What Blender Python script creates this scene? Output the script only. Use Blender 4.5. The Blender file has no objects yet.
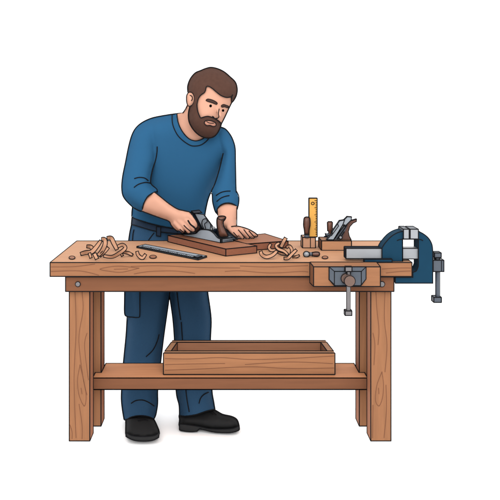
import bpy, bmesh, math
import numpy as np
from mathutils import Vector
from mathutils.bvhtree import BVHTree
from mathutils.geometry import delaunay_2d_cdt

# ------------------------------------------------------------------ set-up
F, VX, VY, D0, H = 710.0, 224.0, 122.0, 3.2, 1.451
scene = bpy.context.scene
COL = scene.collection

def P(px, py, Y):
    """point of the place at depth Y (0 = front edge of the bench)"""
    s = (Y + D0) / F
    return Vector(((px - VX) * s, Y, H - (py - VY) * s))

def Pz(px, py, Z):
    """point at height Z"""
    d = (H - Z) * F / (py - VY)
    return P(px, py, d - D0)

def Yz(py, Z):
    return (H - Z) * F / (py - VY) - D0

ZT = H - (262.5 - VY) * D0 / F        # bench top
ZB = ZT + .035                        # top of the boards lying on it
ZF = -.14                             # floor under the shoes
CAM = Vector((0, -D0, H))

# ------------------------------------------------------------------ materials
def lin(c):
    c /= 255.0
    return c / 12.92 if c <= .04045 else ((c + .055) / 1.055) ** 2.4

K = 3.0
MATS = {}
TINT = {'sweater': (1.000, 1.041, 1.030),
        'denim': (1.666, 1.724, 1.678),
        'lit_top_wood': (1.26, 1.226, 1.184),
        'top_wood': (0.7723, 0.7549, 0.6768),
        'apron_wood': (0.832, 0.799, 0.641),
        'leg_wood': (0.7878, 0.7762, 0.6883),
        'lifted_leg_side_wood': (1.419, 1.378, 1.223),
        'lifted_shelf_wood': (2.018, 2.048, 1.869),
        'box_wood': (0.8430, 0.8393, 0.7598),
        'box_inner_wood': (1.258, 1.323, 1.301),
        'skin': (1.050, 1.013, 1.002),
        'hair': (0.840, 0.756, 0.672),
        'lit_board_wood': (1.15, 1.036, 0.916),
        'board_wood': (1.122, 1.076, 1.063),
        'steel': (1.462, 1.549, 1.597),
        'blue_iron': (0.4019, 0.7833, 0.7573),
        'pale_steel': (0.95, 0.963, 0.975),
        'dark_steel': (0.553, 0.602, 0.670),
        'yellow_wood': (1.355, 1.355, 1.254),
        'block_wood': (1.321, 1.43, 1.43),
        'plane_wood': (1.181, 1.300, 1.315),
        'pad_brown': (0.6693, 0.6928, 0.6849)}
def mat(name, rgb, rough=.75, spec=.15, var=.06, scale=18, stretch=(1, 1, 1), bump=.0, metal=0, k=None):
    m = bpy.data.materials.new(name); m.use_nodes = True
    nt = m.node_tree; b = nt.nodes['Principled BSDF']
    base = [min(.96, lin(c) / (k or K) * t) for c, t in zip(rgb, TINT.get(name, (1, 1, 1)))]
    tc = nt.nodes.new('ShaderNodeTexCoord'); mp = nt.nodes.new('ShaderNodeMapping')
    mp.inputs['Scale'].default_value = stretch
    nz = nt.nodes.new('ShaderNodeTexNoise'); nz.inputs['Scale'].default_value = scale
    nz.inputs['Detail'].default_value = 5
    cr = nt.nodes.new('ShaderNodeValToRGB')
    cr.color_ramp.elements[0].position = .3; cr.color_ramp.elements[1].position = .7
    cr.color_ramp.elements[0].color = [c * (1 - var) for c in base] + [1]
    cr.color_ramp.elements[1].color = [min(1, c * (1 + var)) for c in base] + [1]
    nt.links.new(tc.outputs['Object'], mp.inputs['Vector'])
    nt.links.new(mp.outputs[0], nz.inputs['Vector'])
    nt.links.new(nz.outputs['Fac'], cr.inputs[0])
    nt.links.new(cr.outputs[0], b.inputs['Base Color'])
    b.inputs['Roughness'].default_value = rough
    b.inputs['Specular IOR Level'].default_value = spec
    b.inputs['Metallic'].default_value = metal
    if bump:
        bp = nt.nodes.new('ShaderNodeBump'); bp.inputs['Strength'].default_value = bump
        bp.inputs['Distance'].default_value = .002
        nt.links.new(nz.outputs['Fac'], bp.inputs['Height'])
        nt.links.new(bp.outputs[0], b.inputs['Normal'])
    MATS[name] = m
    return m

WX = (1.2, 14, 14); WZ = (14, 14, 1.2)
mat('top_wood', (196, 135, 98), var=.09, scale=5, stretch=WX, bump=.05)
mat('lit_top_wood', (212, 158, 120), var=.05, scale=5, stretch=WX, k=3.2)  # lit copy of the wood: upward faces coloured lighter, as light falls on them
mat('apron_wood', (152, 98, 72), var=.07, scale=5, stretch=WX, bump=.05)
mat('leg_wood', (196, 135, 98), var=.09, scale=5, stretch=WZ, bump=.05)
mat('lifted_leg_side_wood', (172, 112, 84), var=.08, scale=5, stretch=WZ)  # second copy of the leg wood, side faces brightened against their shade
mat('lifted_shelf_wood', (188, 128, 93), var=.07, scale=5, stretch=WX)  # colour lifted to offset the shade under the bench top
mat('box_wood', (198, 136, 98), var=.09, scale=5, stretch=WX, bump=.05)
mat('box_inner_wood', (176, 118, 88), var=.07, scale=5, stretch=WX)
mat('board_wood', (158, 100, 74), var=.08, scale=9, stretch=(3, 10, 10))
mat('lit_board_wood', (170, 113, 83), var=.08, scale=9, stretch=(3, 10, 10))  # same boards, top light put into a paler colour than the sides
mat('block_wood', (196, 142, 112), var=.06, scale=14)
mat('plane_wood', (200, 138, 100), var=.07, scale=9, stretch=WX)
mat('handle_wood', (122, 76, 58), var=.1, scale=20, rough=.5, spec=.3)
mat('yellow_wood', (232, 172, 84), var=.03)
mat('shaving_wood', (226, 168, 132), var=.04)
mat('plug_wood', (176, 116, 84), var=.05)
mat('grain', (140, 88, 62), var=.02)
mat('ink', (30, 30, 33), var=.0, rough=.9, spec=.05)
mat('steel', (152, 157, 164), rough=.45, spec=.4, var=.04, scale=30)
mat('pale_steel', (176, 178, 182), rough=.45, spec=.4, var=.03, scale=30)
mat('dark_steel', (104, 112, 122), rough=.5, spec=.3, var=.05, scale=30)
mat('grey_iron', (128, 124, 126), rough=.5, spec=.3, var=.05, scale=30)
mat('pad_brown', (150, 118, 106), rough=.6, var=.05)
mat('blue_iron', (46, 78, 108), rough=.85, spec=.05, var=.04, scale=25)
mat('navy_iron', (22, 34, 50), rough=.85, spec=.05, var=.05, scale=25)
mat('skin', (240, 182, 154), var=.02, rough=.7, spec=.15)
mat('lip', (222, 158, 134), var=.02)
mat('sweater', (50, 104, 146), var=.02, scale=260, rough=.95, spec=.05, bump=.15)
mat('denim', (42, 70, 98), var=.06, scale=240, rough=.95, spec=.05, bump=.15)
mat('belt', (33, 56, 82), var=.05, rough=.8)
mat('hair', (104, 76, 68), var=.08, scale=60, rough=.9, spec=.08)
mat('brow', (84, 58, 50), var=.05, rough=.9)
mat('eye', (14, 12, 12), var=.0, rough=.9, spec=0)
mat('shoe', (52, 52, 53), var=.04, rough=.9, spec=.06, scale=40)
mat('sole', (44, 44, 45), var=.04, rough=.8)
mat('floor', (255, 255, 255), var=.0, k=1.0)
mat('white_mark', (235, 235, 232), var=.0)

# ------------------------------------------------------------------ curves
def cr(pts, n=6, closed=False):
    """smooth curve through the points (any dimension)"""
    p = [np.array(q, float) for q in pts]
    if len(p) < 3: return [tuple(q) for q in p]
    out = []; N = len(p)
    rng = N if closed else N - 1
    for i in range(rng):
        if closed: a, b, c, d = p[i - 1], p[i], p[(i + 1) % N], p[(i + 2) % N]
        else: a, b, c, d = p[max(i - 1, 0)], p[i], p[i + 1], p[min(i + 2, N - 1)]
        for k in range(n):
            t = k / n
            out.append(tuple(.5 * (2 * b + (c - a) * t + (2 * a - 5 * b + 4 * c - d) * t * t + (3 * b - a - 3 * c + d) * t ** 3)))
    if not closed: out.append(tuple(p[-1]))
    return out

def resample(pts, step, closed=True):
    p = [np.array(q, float) for q in pts]
    if closed: p = p + [p[0]]
    out = []
    for a, b in zip(p[:-1], p[1:]):
        L = np.linalg.norm(b - a)
        if L < 1e-6: continue
        n = max(1, int(round(L / step)))
        for k in range(n): out.append(a + (b - a) * k / n)
    if not closed: out.append(p[-1])
    return out

def segdist(Q, poly):
    A = np.array(poly, float)[:, :2]; B = np.roll(A, -1, 0)
    best = np.full(len(Q), 1e9)
    for a, b in zip(A, B):
        ab = b - a; L = ab @ ab
        if L < 1e-9: continue
        t = np.clip(((Q - a) @ ab) / L, 0, 1)
        d = np.linalg.norm(Q - (a + t[:, None] * ab), axis=1)
        best = np.minimum(best, d)
    return best

def inside(Q, poly):
    A = np.array(poly, float)[:, :2]; B = np.roll(A, -1, 0)
    r = np.zeros(len(Q), bool)
    for a, b in zip(A, B):
        c = (a[1] > Q[:, 1]) != (b[1] > Q[:, 1])
        with np.errstate(divide='ignore', invalid='ignore'):
            x = (b[0] - a[0]) * (Q[:, 1] - a[1]) / (b[1] - a[1] + 1e-12) + a[0]
        r ^= c & (Q[:, 0] < x)
    return r

def grow(poly, d):
    p = [np.array(q[:2], float) for q in poly]; c = np.mean(p, 0); out = []
    ar = sum(p[i - 1][0] * p[i][1] - p[i][0] * p[i - 1][1] for i in range(len(p)))
    for i in range(len(p)):
        t = p[(i + 1) % len(p)] - p[i - 1]; L = np.linalg.norm(t) + 1e-9
        n = np.array((t[1], -t[0])) / L * (1 if ar > 0 else -1)
        out.append(tuple(p[i] + n * d))
    return out

def lerp_fn(tab, axis=1):
    xs = [t[0] for t in tab]; ys = [t[1] for t in tab]
    return lambda px, py: float(np.interp(py if axis == 1 else px, xs, ys))

# ------------------------------------------------------------------ mesh builder
ORG = {}
class MB:
    def __init__(s): s.v = []; s.f = []; s.m = []; s.mats = []
    def mi(s, m):
        if m not in s.mats: s.mats.append(m)
        return s.mats.index(m)
    def add(s, vs, fs, m):
        o = len(s.v); s.v += [Vector(q) for q in vs]; k = s.mi(m)
        for f in fs: s.f.append(tuple(o + i for i in f)); s.m.append(k)
    def hexa(s, p, m, ink=True, r=.6, tops=None, lefts=None, skip=()):
        """p: 4 front points (bl, br, tr, tl) then 4 back points"""
        F_ = {'front': (0, 1, 2, 3), 'back': (5, 4, 7, 6), 'top': (3, 2, 6, 7), 'bottom': (4, 5, 1, 0), 'right': (1, 5, 6, 2), 'left': (4, 0, 3, 7)}
        o = len(s.v); s.v += [Vector(q) for q in p]
        for k, f in F_.items():
            mm = tops if (k == 'top' and tops) else lefts if (k in ('left', 'right') and lefts) else m
            s.f.append(tuple(o + i for i in f)); s.m.append(s.mi(mm))
        if ink:
            for e in ((0, 1), (1, 2), (2, 3), (3, 0), (4, 5), (5, 6), (6, 7), (7, 4), (0, 4), (1, 5), (2, 6), (3, 7)):
                if e in skip: continue
                s.tube([p[e[0]], p[e[1]]], r * (1.15 if min(e) > 3 else 1))
    def box(s, x0, x1, y0, y1, z0, z1, m, **kw):
        s.hexa([(x0, y0, z0), (x1, y0, z0), (x1, y0, z1), (x0, y0, z1), (x0, y1, z0), (x1, y1, z0), (x1, y1, z1), (x0, y1, z1)], m, **kw)
    def pbox(s, x0, x1, ya, yb, Y0, Y1, m, **kw):
        """box whose front face covers those picture coordinates at depth Y0"""
        a = P(x0, yb, Y0); b = P(x1, ya, Y0)
        s.box(a.x, b.x, Y0, Y1, a.z, b.z, m, **kw)
    def tube(s, pts, r=.6, m='ink', n=6, px=True, r1=None):
        pts = [Vector(q) for q in pts]
        q = [pts[0]]
        for a in pts[1:]:
            if (a - q[-1]).length > 1e-5: q.append(a)
        if len(q) < 2: return
        if px and len(q) > 2 and r1 is None:      # a sharp corner is a butt joint, not a mitre
            cut = [i for i in range(1, len(q) - 1) if (q[i] - q[i - 1]).normalized().dot((q[i + 1] - q[i]).normalized()) < .72]
            if cut:
                for a, b in zip([0] + cut, cut + [len(q) - 1]):
                    seg = q[a:b + 1]
                    if len(seg) < 2: continue
                    e = r * .88 * (seg[0].y + D0) / F * .8
                    seg = [seg[0] + (seg[0] - seg[1]).normalized() * e] + seg[(1 if len(seg) == 2 else 1):-1] + [seg[-1] + (seg[-1] - seg[-2]).normalized() * e]
                    s.tube(seg, r, m, n)
                return
        N = len(q); vs = []; fs = []
        up = None
        for i, c in enumerate(q):
            t = (q[min(i + 1, N - 1)] - q[max(i - 1, 0)]).normalized()
            if up is None:
                up = Vector((0, 0, 1)) if abs(t.z) < .9 else Vector((1, 0, 0))
            u = (up - t * up.dot(t))
            if u.length < 1e-4: u = t.orthogonal()
            u.normalize(); w = t.cross(u); up = u
            rr = (r if r1 is None else r + (r1 - r) * i / (N - 1)) * (.88 if px else 1) * ((c.y + D0) / F if px else 1)
            for k in range(n):
                a = 2 * math.pi * k / n
                vs.append(c + (u * math.cos(a) + w * math.sin(a)) * rr)
        for i in range(N - 1):
            for k in range(n):
                fs.append((i * n + k, i * n + (k + 1) % n, (i + 1) * n + (k + 1) % n, (i + 1) * n + k))
        fs.append(tuple(range(n - 1, -1, -1))); fs.append(tuple((N - 1) * n + k for k in range(n)))
        s.add(vs, fs, m)
    def prism(s, front, off, m, side=None, ink=True, r=.6, edges=(), backink=True):
        """closed outline of 3D points pushed along off"""
        front = [Vector(q) for q in front]; off = Vector(off); N = len(front)
        nrm = Vector((0, 0, 0))
        for i in range(N): nrm += front[i].cross(front[(i + 1) % N])
        if nrm.dot(off) > 0: front = front[::-1]
        nn = Vector((0, 0, 0))
        for i in range(N): nn += front[i].cross(front[(i + 1) % N])
        nn.normalize(); ua = nn.orthogonal().normalized(); va = nn.cross(ua)
        res = delaunay_2d_cdt([Vector((q.dot(ua), q.dot(va))) for q in front], [(i, (i + 1) % N) for i in range(N)], [], 1, 1e-7)
        back_ = [o[0] for o in res[3]]
        tri = [tuple(back_[i] for i in f) for f in res[2]]
        s.add(front, tri, m)
        s.add([q + off for q in front], [t[::-1] for t in tri], m)
        vs = front + [q + off for q in front]
        s.add(vs, [(i, N + i, N + (i + 1) % N, (i + 1) % N) for i in range(N)], side or m)
        if ink:
            s.tube(front + [front[0], front[1]], r)
            if backink: s.tube([q + off for q in front + [front[0], front[1]]], r * 1.1)
            for i in edges: s.tube([front[i % N], front[i % N] + off], r)
    def lathe(s, axis0, axis1, prof, m, n=24, inkrings=()):
        """prof: list of (t along the axis, radius)"""
        a = Vector(axis0); b = Vector(axis1); t = (b - a).normalized(); L = (b - a).length
        u = t.orthogonal().normalized(); w = t.cross(u); vs = []; fs = []
        for (q, r) in prof:
            for k in range(n):
                an = 2 * math.pi * k / n
                vs.append(a + t * (q * L) + (u * math.cos(an) + w * math.sin(an)) * max(r, 1e-4))
        M = len(prof)
        for i in range(M - 1):
            for k in range(n): fs.append((i * n + k, i * n + (k + 1) % n, (i + 1) * n + (k + 1) % n, (i + 1) * n + k))
        fs.append(tuple(range(n - 1, -1, -1))); fs.append(tuple((M - 1) * n + k for k in range(n)))
        s.add(vs, fs, m)
        for (q, r) in inkrings:
            ring = [a + t * (q * L) + (u * math.cos(2 * math.pi * k / 24) + w * math.sin(2 * math.pi * k / 24)) * r for k in range(26)]
            s.tube(ring, .5)
    def inflate(s, fill, D, T, R, m, profile=None, dh=0, grid=1.6, back=1.0, smooth=8, step=1.2):
        """solid with the outline fill (picture coordinates at depth D(px,py)) and rounded front and back"""
        fill = [tuple(q[:2]) for q in fill]
        B = resample(fill, step); nb = len(B)
        x0, y0 = np.min(B, 0); x1, y1 = np.max(B, 0)
        gx, gy = np.meshgrid(np.arange(x0 + .3, x1, grid), np.arange(y0 + .3, y1, grid))
        gx[::2] += grid / 2
        Q = np.stack([gx.ravel(), gy.ravel()], 1)
        Q = Q[inside(Q, B)]
        if len(Q): Q = Q[segdist(Q, B) > grid * .45]
        allp = list(B) + list(Q)
        res = delaunay_2d_cdt([Vector((float(q[0]), float(q[1]))) for q in allp], [(i, (i + 1) % nb) for i in range(nb)], [], 1, 1e-5)
        V2 = np.array([tuple(v) for v in res[0]]); tris = [tuple(f) for f in res[2]]
        prof = resample(profile, 1.5) if profile is not None else B
        d = segdist(V2, prof)
        if profile is not None: d[~inside(V2, prof)] = 0
        x = np.minimum(d / R, 1)
        h = T * np.sqrt(np.maximum(0, 1 - (1 - x) ** 2))
        # relax the height a little so that no ridge shows
        nbr = [set() for _ in V2]
        cnt = {}
        for t in tris:
            for a, b in ((t[0], t[1]), (t[1], t[2]), (t[2], t[0])):
                nbr[a].add(b); nbr[b].add(a); e = (min(a, b), max(a, b)); cnt[e] = cnt.get(e, 0) + 1
        bd = {}
        for t in tris:
            for a, b in ((t[0], t[1]), (t[1], t[2]), (t[2], t[0])):
                if cnt[(min(a, b), max(a, b))] == 1: bd[a] = b
        for _ in range(smooth):
            h2 = h.copy()
            for i, nn in enumerate(nbr):
                if i in bd or not nn: continue
                h2[i] = .5 * h[i] + .5 * sum(h[j] for j in nn) / len(nn)
            h = h2
        h = h + dh
        fr = []; bk = []
        for (q, hh) in zip(V2, h):
            y = D(q[0], q[1]); fr.append(P(q[0], q[1], y - hh)); bk.append(P(q[0], q[1], y + max(hh, .0008) * back))
        n = len(V2)
        fs = []
        for t in tris:
            A, B_, C_ = V2[t[0]], V2[t[1]], V2[t[2]]
            if (B_[0] - A[0]) * (C_[1] - A[1]) - (B_[1] - A[1]) * (C_[0] - A[0]) > 0: t = t[::-1]
            fs.append(t); fs.append(tuple(n + i for i in t[::-1]))
        done = set()
        for t in list(fs[::2]):
            for a, b in ((t[0], t[1]), (t[1], t[2]), (t[2], t[0])):
                if cnt[(min(a, b), max(a, b))] == 1: fs.append((b, a, n + a, n + b))
        s.add(fr + bk, fs, m)
    def limb(s, pts, m, n=14):
        """tapering limb, pts = (px, py, Y, radius in picture px)"""
        c = cr(pts, 6)
        full = []
        for (x, y, Y, r) in c: full.append((P(x, y, Y), r * (Y + D0) / F))
        # rounded ends
        def cap(a, b):
            p0, r0 = full[a]; p1, _ = full[b]; t = (p0 - p1).normalized()
            return [(p0 + t * r0 * math.sin(q), r0 * math.cos(q)) for q in (.4, .8, 1.15, 1.45)]
        full = cap(0, 1)[::-1] + full + cap(-1, -2)
        vs = []; fs = []; up = None; N = len(full)
        for i, (p, r) in enumerate(full):
            t = (full[min(i + 1, N - 1)][0] - full[max(i - 1, 0)][0]).normalized()
            if up is None: up = t.orthogonal()
            u = up - t * up.dot(t); u.normalize(); w = t.cross(u); up = u
            for k in range(n):
                a = 2 * math.pi * k / n; vs.append(p + (u * math.cos(a) + w * math.sin(a)) * r)
        for i in range(N - 1):
            for k in range(n): fs.append((i * n + k, i * n + (k + 1) % n, (i + 1) * n + (k + 1) % n, (i + 1) * n + k))
        fs.append(tuple(range(n - 1, -1, -1))); fs.append(tuple((N - 1) * n + k for k in range(n)))
        s.add(vs, fs, m)
    def fuse(s, voxel, m, smooth=2):
        """make everything so far one continuous surface"""
        me = bpy.data.meshes.new('tmp'); me.from_pydata([tuple(v) for v in s.v], [], s.f)
        bm = bmesh.new(); bm.from_mesh(me); bmesh.ops.recalc_face_normals(bm, faces=bm.faces); bm.to_mesh(me); bm.free()
        o = bpy.data.objects.new('tmp', me); COL.objects.link(o)
        r = o.modifiers.new('r', 'REMESH'); r.mode = 'VOXEL'; r.voxel_size = voxel
        if smooth:
            q = o.modifiers.new('s', 'SMOOTH'); q.iterations = smooth; q.factor = .5
        dg = bpy.context.evaluated_depsgraph_get(); e = o.evaluated_get(dg).to_mesh()
        v = [Vector(x.co) for x in e.vertices]; f = [tuple(p.vertices) for p in e.polygons]
        o.evaluated_get(dg).to_mesh_clear()
        bpy.data.objects.remove(o); bpy.data.meshes.remove(me)
        s.v = v; s.f = f; s.mats = [m]; s.m = [0] * len(f)
    def bvh(s): return BVHTree.FromPolygons(s.v, s.f)
    def draw(s, bv, pts, Y, r=.6, lift=.0015, smooth=True, m='ink', r1=None):
        """a line lying on the surface"""
        p = cr(pts, 5) if smooth and len(pts) > 2 else pts
        p = resample(p, 1.2, closed=False)
        out = []; last = Y + D0
        for q in p:
            ray = (P(q[0], q[1], 0) - CAM).normalized(); hit = None
            for (ox, oy) in ((0, 0), (.6, 0), (-.6, 0), (0, .6), (0, -.6)):
                h_ = bv.ray_cast(CAM, (P(q[0] + ox, q[1] + oy, 0) - CAM).normalized())[0]
                if h_ is not None and (hit is None or h_.y < hit.y): hit = h_
            if hit is None:
                g = CAM + ray * (last / ray.y)
                nr = bv.find_nearest(g)
                dep = (nr[0].y + D0) if nr[0] is not None else last
            else: dep = hit.y + D0
            out.append(dep); last = dep
        a = np.array(out)
        for _ in range(2):
            if len(a) > 4: a[1:-1] = np.minimum(a[1:-1], (a[:-2] + a[1:-1] + a[2:]) / 3) * .5 + .5 * (a[:-2] + a[1:-1] + a[2:]) / 3
        s.tube([P(q[0], q[1], d - D0 - lift) for q, d in zip(p, a)], r, m, r1=r1)
    def build(s, name, parent=None, smooth=True, origin=None, **props):
        org = ORG[parent.name] if parent else (Vector(origin) if origin is not None else base_of(s.v))
        me = bpy.data.meshes.new(name); me.from_pydata([tuple(v - org) for v in s.v], [], s.f)
        for m in s.mats: me.materials.append(MATS[m])
        me.polygons.foreach_set('material_index', s.m)
        me.polygons.foreach_set('use_smooth', [smooth] * len(s.f))
        me.update()
        o = bpy.data.objects.new(name, me); COL.objects.link(o)
        if parent: o.parent = parent
        else: o.location = org
        if smooth:
            me.set_sharp_from_angle(angle=math.radians(38))
        for k, v in props.items(): o[k] = v
        ORG[o.name] = org
        return o

def base_of(vs):
    a = np.array([tuple(v) for v in vs]); lo = a.min(0); hi = a.max(0)
    return Vector(((lo[0] + hi[0]) / 2, (lo[1] + hi[1]) / 2, lo[2]))

def thing(name, loc, label, category, group=None):
    o = bpy.data.objects.new(name, None); COL.objects.link(o); o.location = loc
    o.empty_display_size = .05
    o['label'] = label; o['category'] = category
    if group: o['group'] = group
    ORG[o.name] = Vector(loc)
    return o

# ------------------------------------------------------------------ setting
g = MB(); g.add([(-40, -3.1, ZF), (40, -3.1, ZF), (40, 60, ZF), (-40, 60, ZF)], [(0, 1, 2, 3)], 'floor')
g.build('floor', smooth=False, kind='structure')

# ------------------------------------------------------------------ workbench
bench = thing('workbench', (0, .2, -.017), 'long brown wooden workbench with four square legs and a low shelf', 'workbench')
XL, XR = P(50, 0, 0).x, P(412, 0, 0).x
ZTB = P(0, 276.5, 0).z
t = MB()
t.box(XL, XR, 0, .578, ZTB, ZT, 'top_wood', tops='lit_top_wood')
for L in ([(51, 267), (75, 266.6), (95, 264)], [(51, 271.5), (80, 271), (99, 275.3)], [(139, 268.2), (120, 266.2), (108, 267.2), (100, 269.3), (110, 271.4), (122, 272.2), (139, 268.2)],
          [(114, 269.3), (128, 269)], [(131, 266.5), (160, 265.8), (200, 267.5), (240, 268)], [(134, 274), (150, 271.5), (175, 271), (195, 273.5)],
          [(240, 266), (270, 267), (308, 265.5)], [(225, 271.5), (240, 270.8), (270, 273), (300, 271.5), (308, 272)], [(382, 269), (400, 268), (411, 268)], [(386, 273), (400, 271.5), (411, 271)]):
    t.tube([P(x, y, -.0006) for x, y in cr(L, 6)], .3, 'grain')
t.build('tabletop', bench)
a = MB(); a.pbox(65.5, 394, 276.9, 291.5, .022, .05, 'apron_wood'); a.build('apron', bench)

ZLEG = P(0, 441, .052).z
def leg(x0, x1, Y0, Y1, grains, ztop=ZTB - .002, zbot=ZLEG):
    m = MB(); m.box(x0, x1, Y0, Y1, zbot, ztop, 'leg_wood', lefts='lifted_leg_side_wood')
    for L in grains: m.tube([P(x, y, Y0 - .0006) for x, y in cr(L, 6)], .3, 'grain')
    return m.build('leg', bench)
f0 = .052
def X(px, Y): return P(px, 0, Y).x
k_ = (D0 + .052) / (D0 + .03)
leg(X(69.2, f0), X(89.8, f0), f0, .135, ([(75, 292), (76, 330), (74, 380), (76, 438)], [(82, 292), (83, 310), (79, 335), (80, 355), (84, 383), (87, 395)],
    [(80, 365), (77.5, 380), (79, 395), (84, 406), (86, 400), (85.5, 390), (83, 378), (80, 365)], [(81, 388), (82, 394)], [(87, 333), (84.5, 345), (87, 370), (88.5, 380)],
    [(79, 404), (82, 425), (82, 439)], [(70, 425), (72, 432), (72, 439)]))
leg(X(370.8, f0), X(391, f0), f0, .135, ([(376, 292), (377, 310), (379, 330), (378, 345)], [(385, 292), (384.5, 320), (387, 345), (385, 372)],
    [(382, 372), (377, 385), (375.5, 400), (379, 406), (382.5, 398), (383.5, 385), (382, 372)], [(378.5, 388), (379, 394)], [(373, 333), (375, 345), (374, 365)],
    [(373, 405), (372.6, 438)], [(386, 385), (386.5, 410), (384, 438)]))
XBL, XBR = X(101, .211), X(359.3, .211)
leg(XBL - .092, XBL, .211, .298, ())
leg(XBR, XBR + .092, .211, .298, ())
# shelf: notched round the rear legs
s_ = MB(); zs1 = P(0, 378, .138).z; zs0 = P(0, 389.5, .138).z
xa, xb = X(92.6, .138), X(367.6, .138)
pl = [(xa, .138), (xb, .138), (xb, .2085), (XBR - .002, .2085), (XBR - .002, .34), (XBL + .002, .34), (XBL + .002, .2085), (xa, .2085)]
s_.prism([(x, y, zs1) for x, y in pl], (0, 0, zs0 - zs1), 'lifted_shelf_wood', side='apron_wood')
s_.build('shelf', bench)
for (x, y, r, Y) in ((78, 284, 2.4, .022), (381.9, 284, 2.6, .022)):
    b = MB(); c = P(x, y, Y); rr = r * (Y + D0) / F
    b.lathe(c, c + Vector((0, -.006, 0)), [(0, rr), (.7, rr), (1, rr * .75)], 'grey_iron', inkrings=((.6, rr),))
    b.build('bolt', bench)
for (x, y, rx, ry) in ((72, 258, 3, 1.6), (153, 257.2, 3.4, 1.6), (325, 257.8, 2.9, 1.4), (131, 254.6, 2.2, 1.1)):
    b = MB(); z = ZT + .001
    ring = [Pz(x + rx * math.cos(q), y + ry * math.sin(q), z) for q in [2 * math.pi * k / 24 for k in range(24)]]
    b.prism([p + Vector((0, 0, .002)) for p in ring], (0, 0, -.003), 'plug_wood', r=.5, backink=False)
    b.build('plug', bench)

# ------------------------------------------------------------------ open box on the shelf
yb0 = Yz(374.5, zs1 + .003)
zb0 = zs1 + .003
def bx_(px, py, Y): return P(px, py, Y)
zb1 = P(0, 353, yb0).z; yb1 = Yz(340.6, zb1)
xl0, xr0 = X(163.4, yb0), X(335, yb0); xl1, xr1 = X(172.5, yb1), X(325.5, yb1)
box = thing('wooden_box', ((xl0 + xr0) / 2, (yb0 + yb1) / 2, zb0), 'long open wooden box standing empty on the low bench shelf', 'box')
th = .028
il0, ir0, iy0, iy1 = xl0 + .03, xr0 - .03, yb0 + th, yb1 - th
def lx(y, a, b): return a + (b - a) * (y - yb0) / (yb1 - yb0)
m = MB()
m.hexa([(xl0, yb0, zb0), (xr0, yb0, zb0), (xr0, yb0, zb1), (xl0, yb0, zb1), (lx(iy0, xl0, xl1), iy0, zb0), (lx(iy0, xr0, xr1), iy0, zb0), (lx(iy0, xr0, xr1), iy0, zb1), (lx(iy0, xl0, xl1), iy0, zb1)], 'box_wood', tops='lit_top_wood', skip=((5, 6), (7, 4), (2, 6), (3, 7), (5, 6), (1, 5), (0, 4), (5, 6)))
for L in ([(165, 358.6), (190, 359), (220, 357.6), (250, 359.5), (290, 358.5), (334, 356)], [(165, 364.6), (190, 364), (225, 363.5)], [(165, 370.2), (200, 369), (250, 366.8), (290, 368.5), (334, 368)], [(245, 364.5), (290, 362), (333, 363.6)]):
    m.tube([P(x, y, yb0 - .0006) for x, y in cr(L, 6)], .3, 'grain')
m.build('front_panel', box)
m = MB()
m.hexa([(lx(iy1, xl0, xl1), iy1, zb0), (lx(iy1, xr0, xr1), iy1, zb0), (lx(iy1, xr0, xr1), iy1, zb1), (lx(iy1, xl0, xl1), iy1, zb1), (xl1, yb1, zb0), (xr1, yb1, zb0), (xr1, yb1, zb1), (xl1, yb1, zb1)], 'box_inner_wood', tops='lit_top_wood', skip=((1, 2), (3, 0), (2, 6), (3, 7)))
m.build('back_panel', box)
for sg, (e0, e1) in ((1, (xl0, xl1)), (-1, (xr0, xr1))):
    m = MB(); a0, a1 = lx(iy0, e0, e1), lx(iy1, e0, e1); w = .03 * sg
    q = [(min(a0, a0 + w), iy0), (max(a0, a0 + w), iy0)], [(min(a1, a1 + w), iy1), (max(a1, a1 + w), iy1)]
    (p0, p1), (p2, p3) = q
    m.hexa([(*p0, zb0), (*p1, zb0), (*p1, zb1), (*p0, zb1), (*p2, zb0), (*p3, zb0), (*p3, zb1), (*p2, zb1)], 'box_inner_wood', tops='lit_top_wood', skip=((0, 1), (1, 2), (2, 3), (3, 0), (4, 5), (5, 6), (6, 7), (7, 4)))
    m.tube([(a1 + w, iy1, zb0), (a1 + w, iy1, zb1)], .55)
    m.build('end_panel', box)
m = MB(); m.box(max(xl0, xl1) + .03, min(xr0, xr1) - .03, iy0, iy1, zb0, zb0 + .012, 'box_inner_wood', ink=False); m.build('bottom_panel', box)

# ------------------------------------------------------------------ boards being planed
def board(corners, label, name='wooden_board'):
    top = [Pz(x, y, ZB) for x, y in corners]
    m = MB(); m.prism(top, (0, 0, -.034), 'lit_board_wood', side='board_wood', edges=range(4))
    return m.build(name, label=label, category='board')
board([(168, 235.4), (225.8, 249), (256.7, 246), (199.5, 233.4)], 'thick brown board lying slantwise under the metal hand plane')
board([(246.9, 244.0), (288, 241), (265, 233.8), (224.5, 237.6)], 'brown board under the fingers of the flat hand, beside the right shavings')

# ------------------------------------------------------------------ steel rule lying on the bench
ru = thing('steel_rule', Pz(172, 252, ZT), 'grey steel rule lying slantwise on the bench top', 'ruler')
zr = ZT + .008
c4 = [Pz(136.9, 246.4, zr), Pz(198, 258.6, zr), Pz(206.6, 255.9, zr), Pz(145.2, 244.4, zr)]
m = MB(); m.prism(c4, (0, 0, -.007), 'steel', side='dark_steel', edges=range(4), r=.55)
A_, B_, C_, D_ = c4
def rl(u, v): return (A_.lerp(B_, u)).lerp(D_.lerp(C_, u), v) + Vector((0, 0, .001))
m.tube([rl(.03, .42), rl(.9, .42)], .3)
for i in range(30):
    u = .06 + i * .029
    m.tube([rl(u, .02), rl(u, .34 if i % 5 == 0 else .22)], .28)
m.build('blade', ru)
m = MB(); q = [rl(.93, .02), rl(.985, .02), rl(.985, .6), rl(.93, .6)]
m.prism([p + Vector((0, 0, .003)) for p in q], (0, 0, -.003), 'dark_steel', r=.4); m.build('end_stop', ru)

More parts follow.
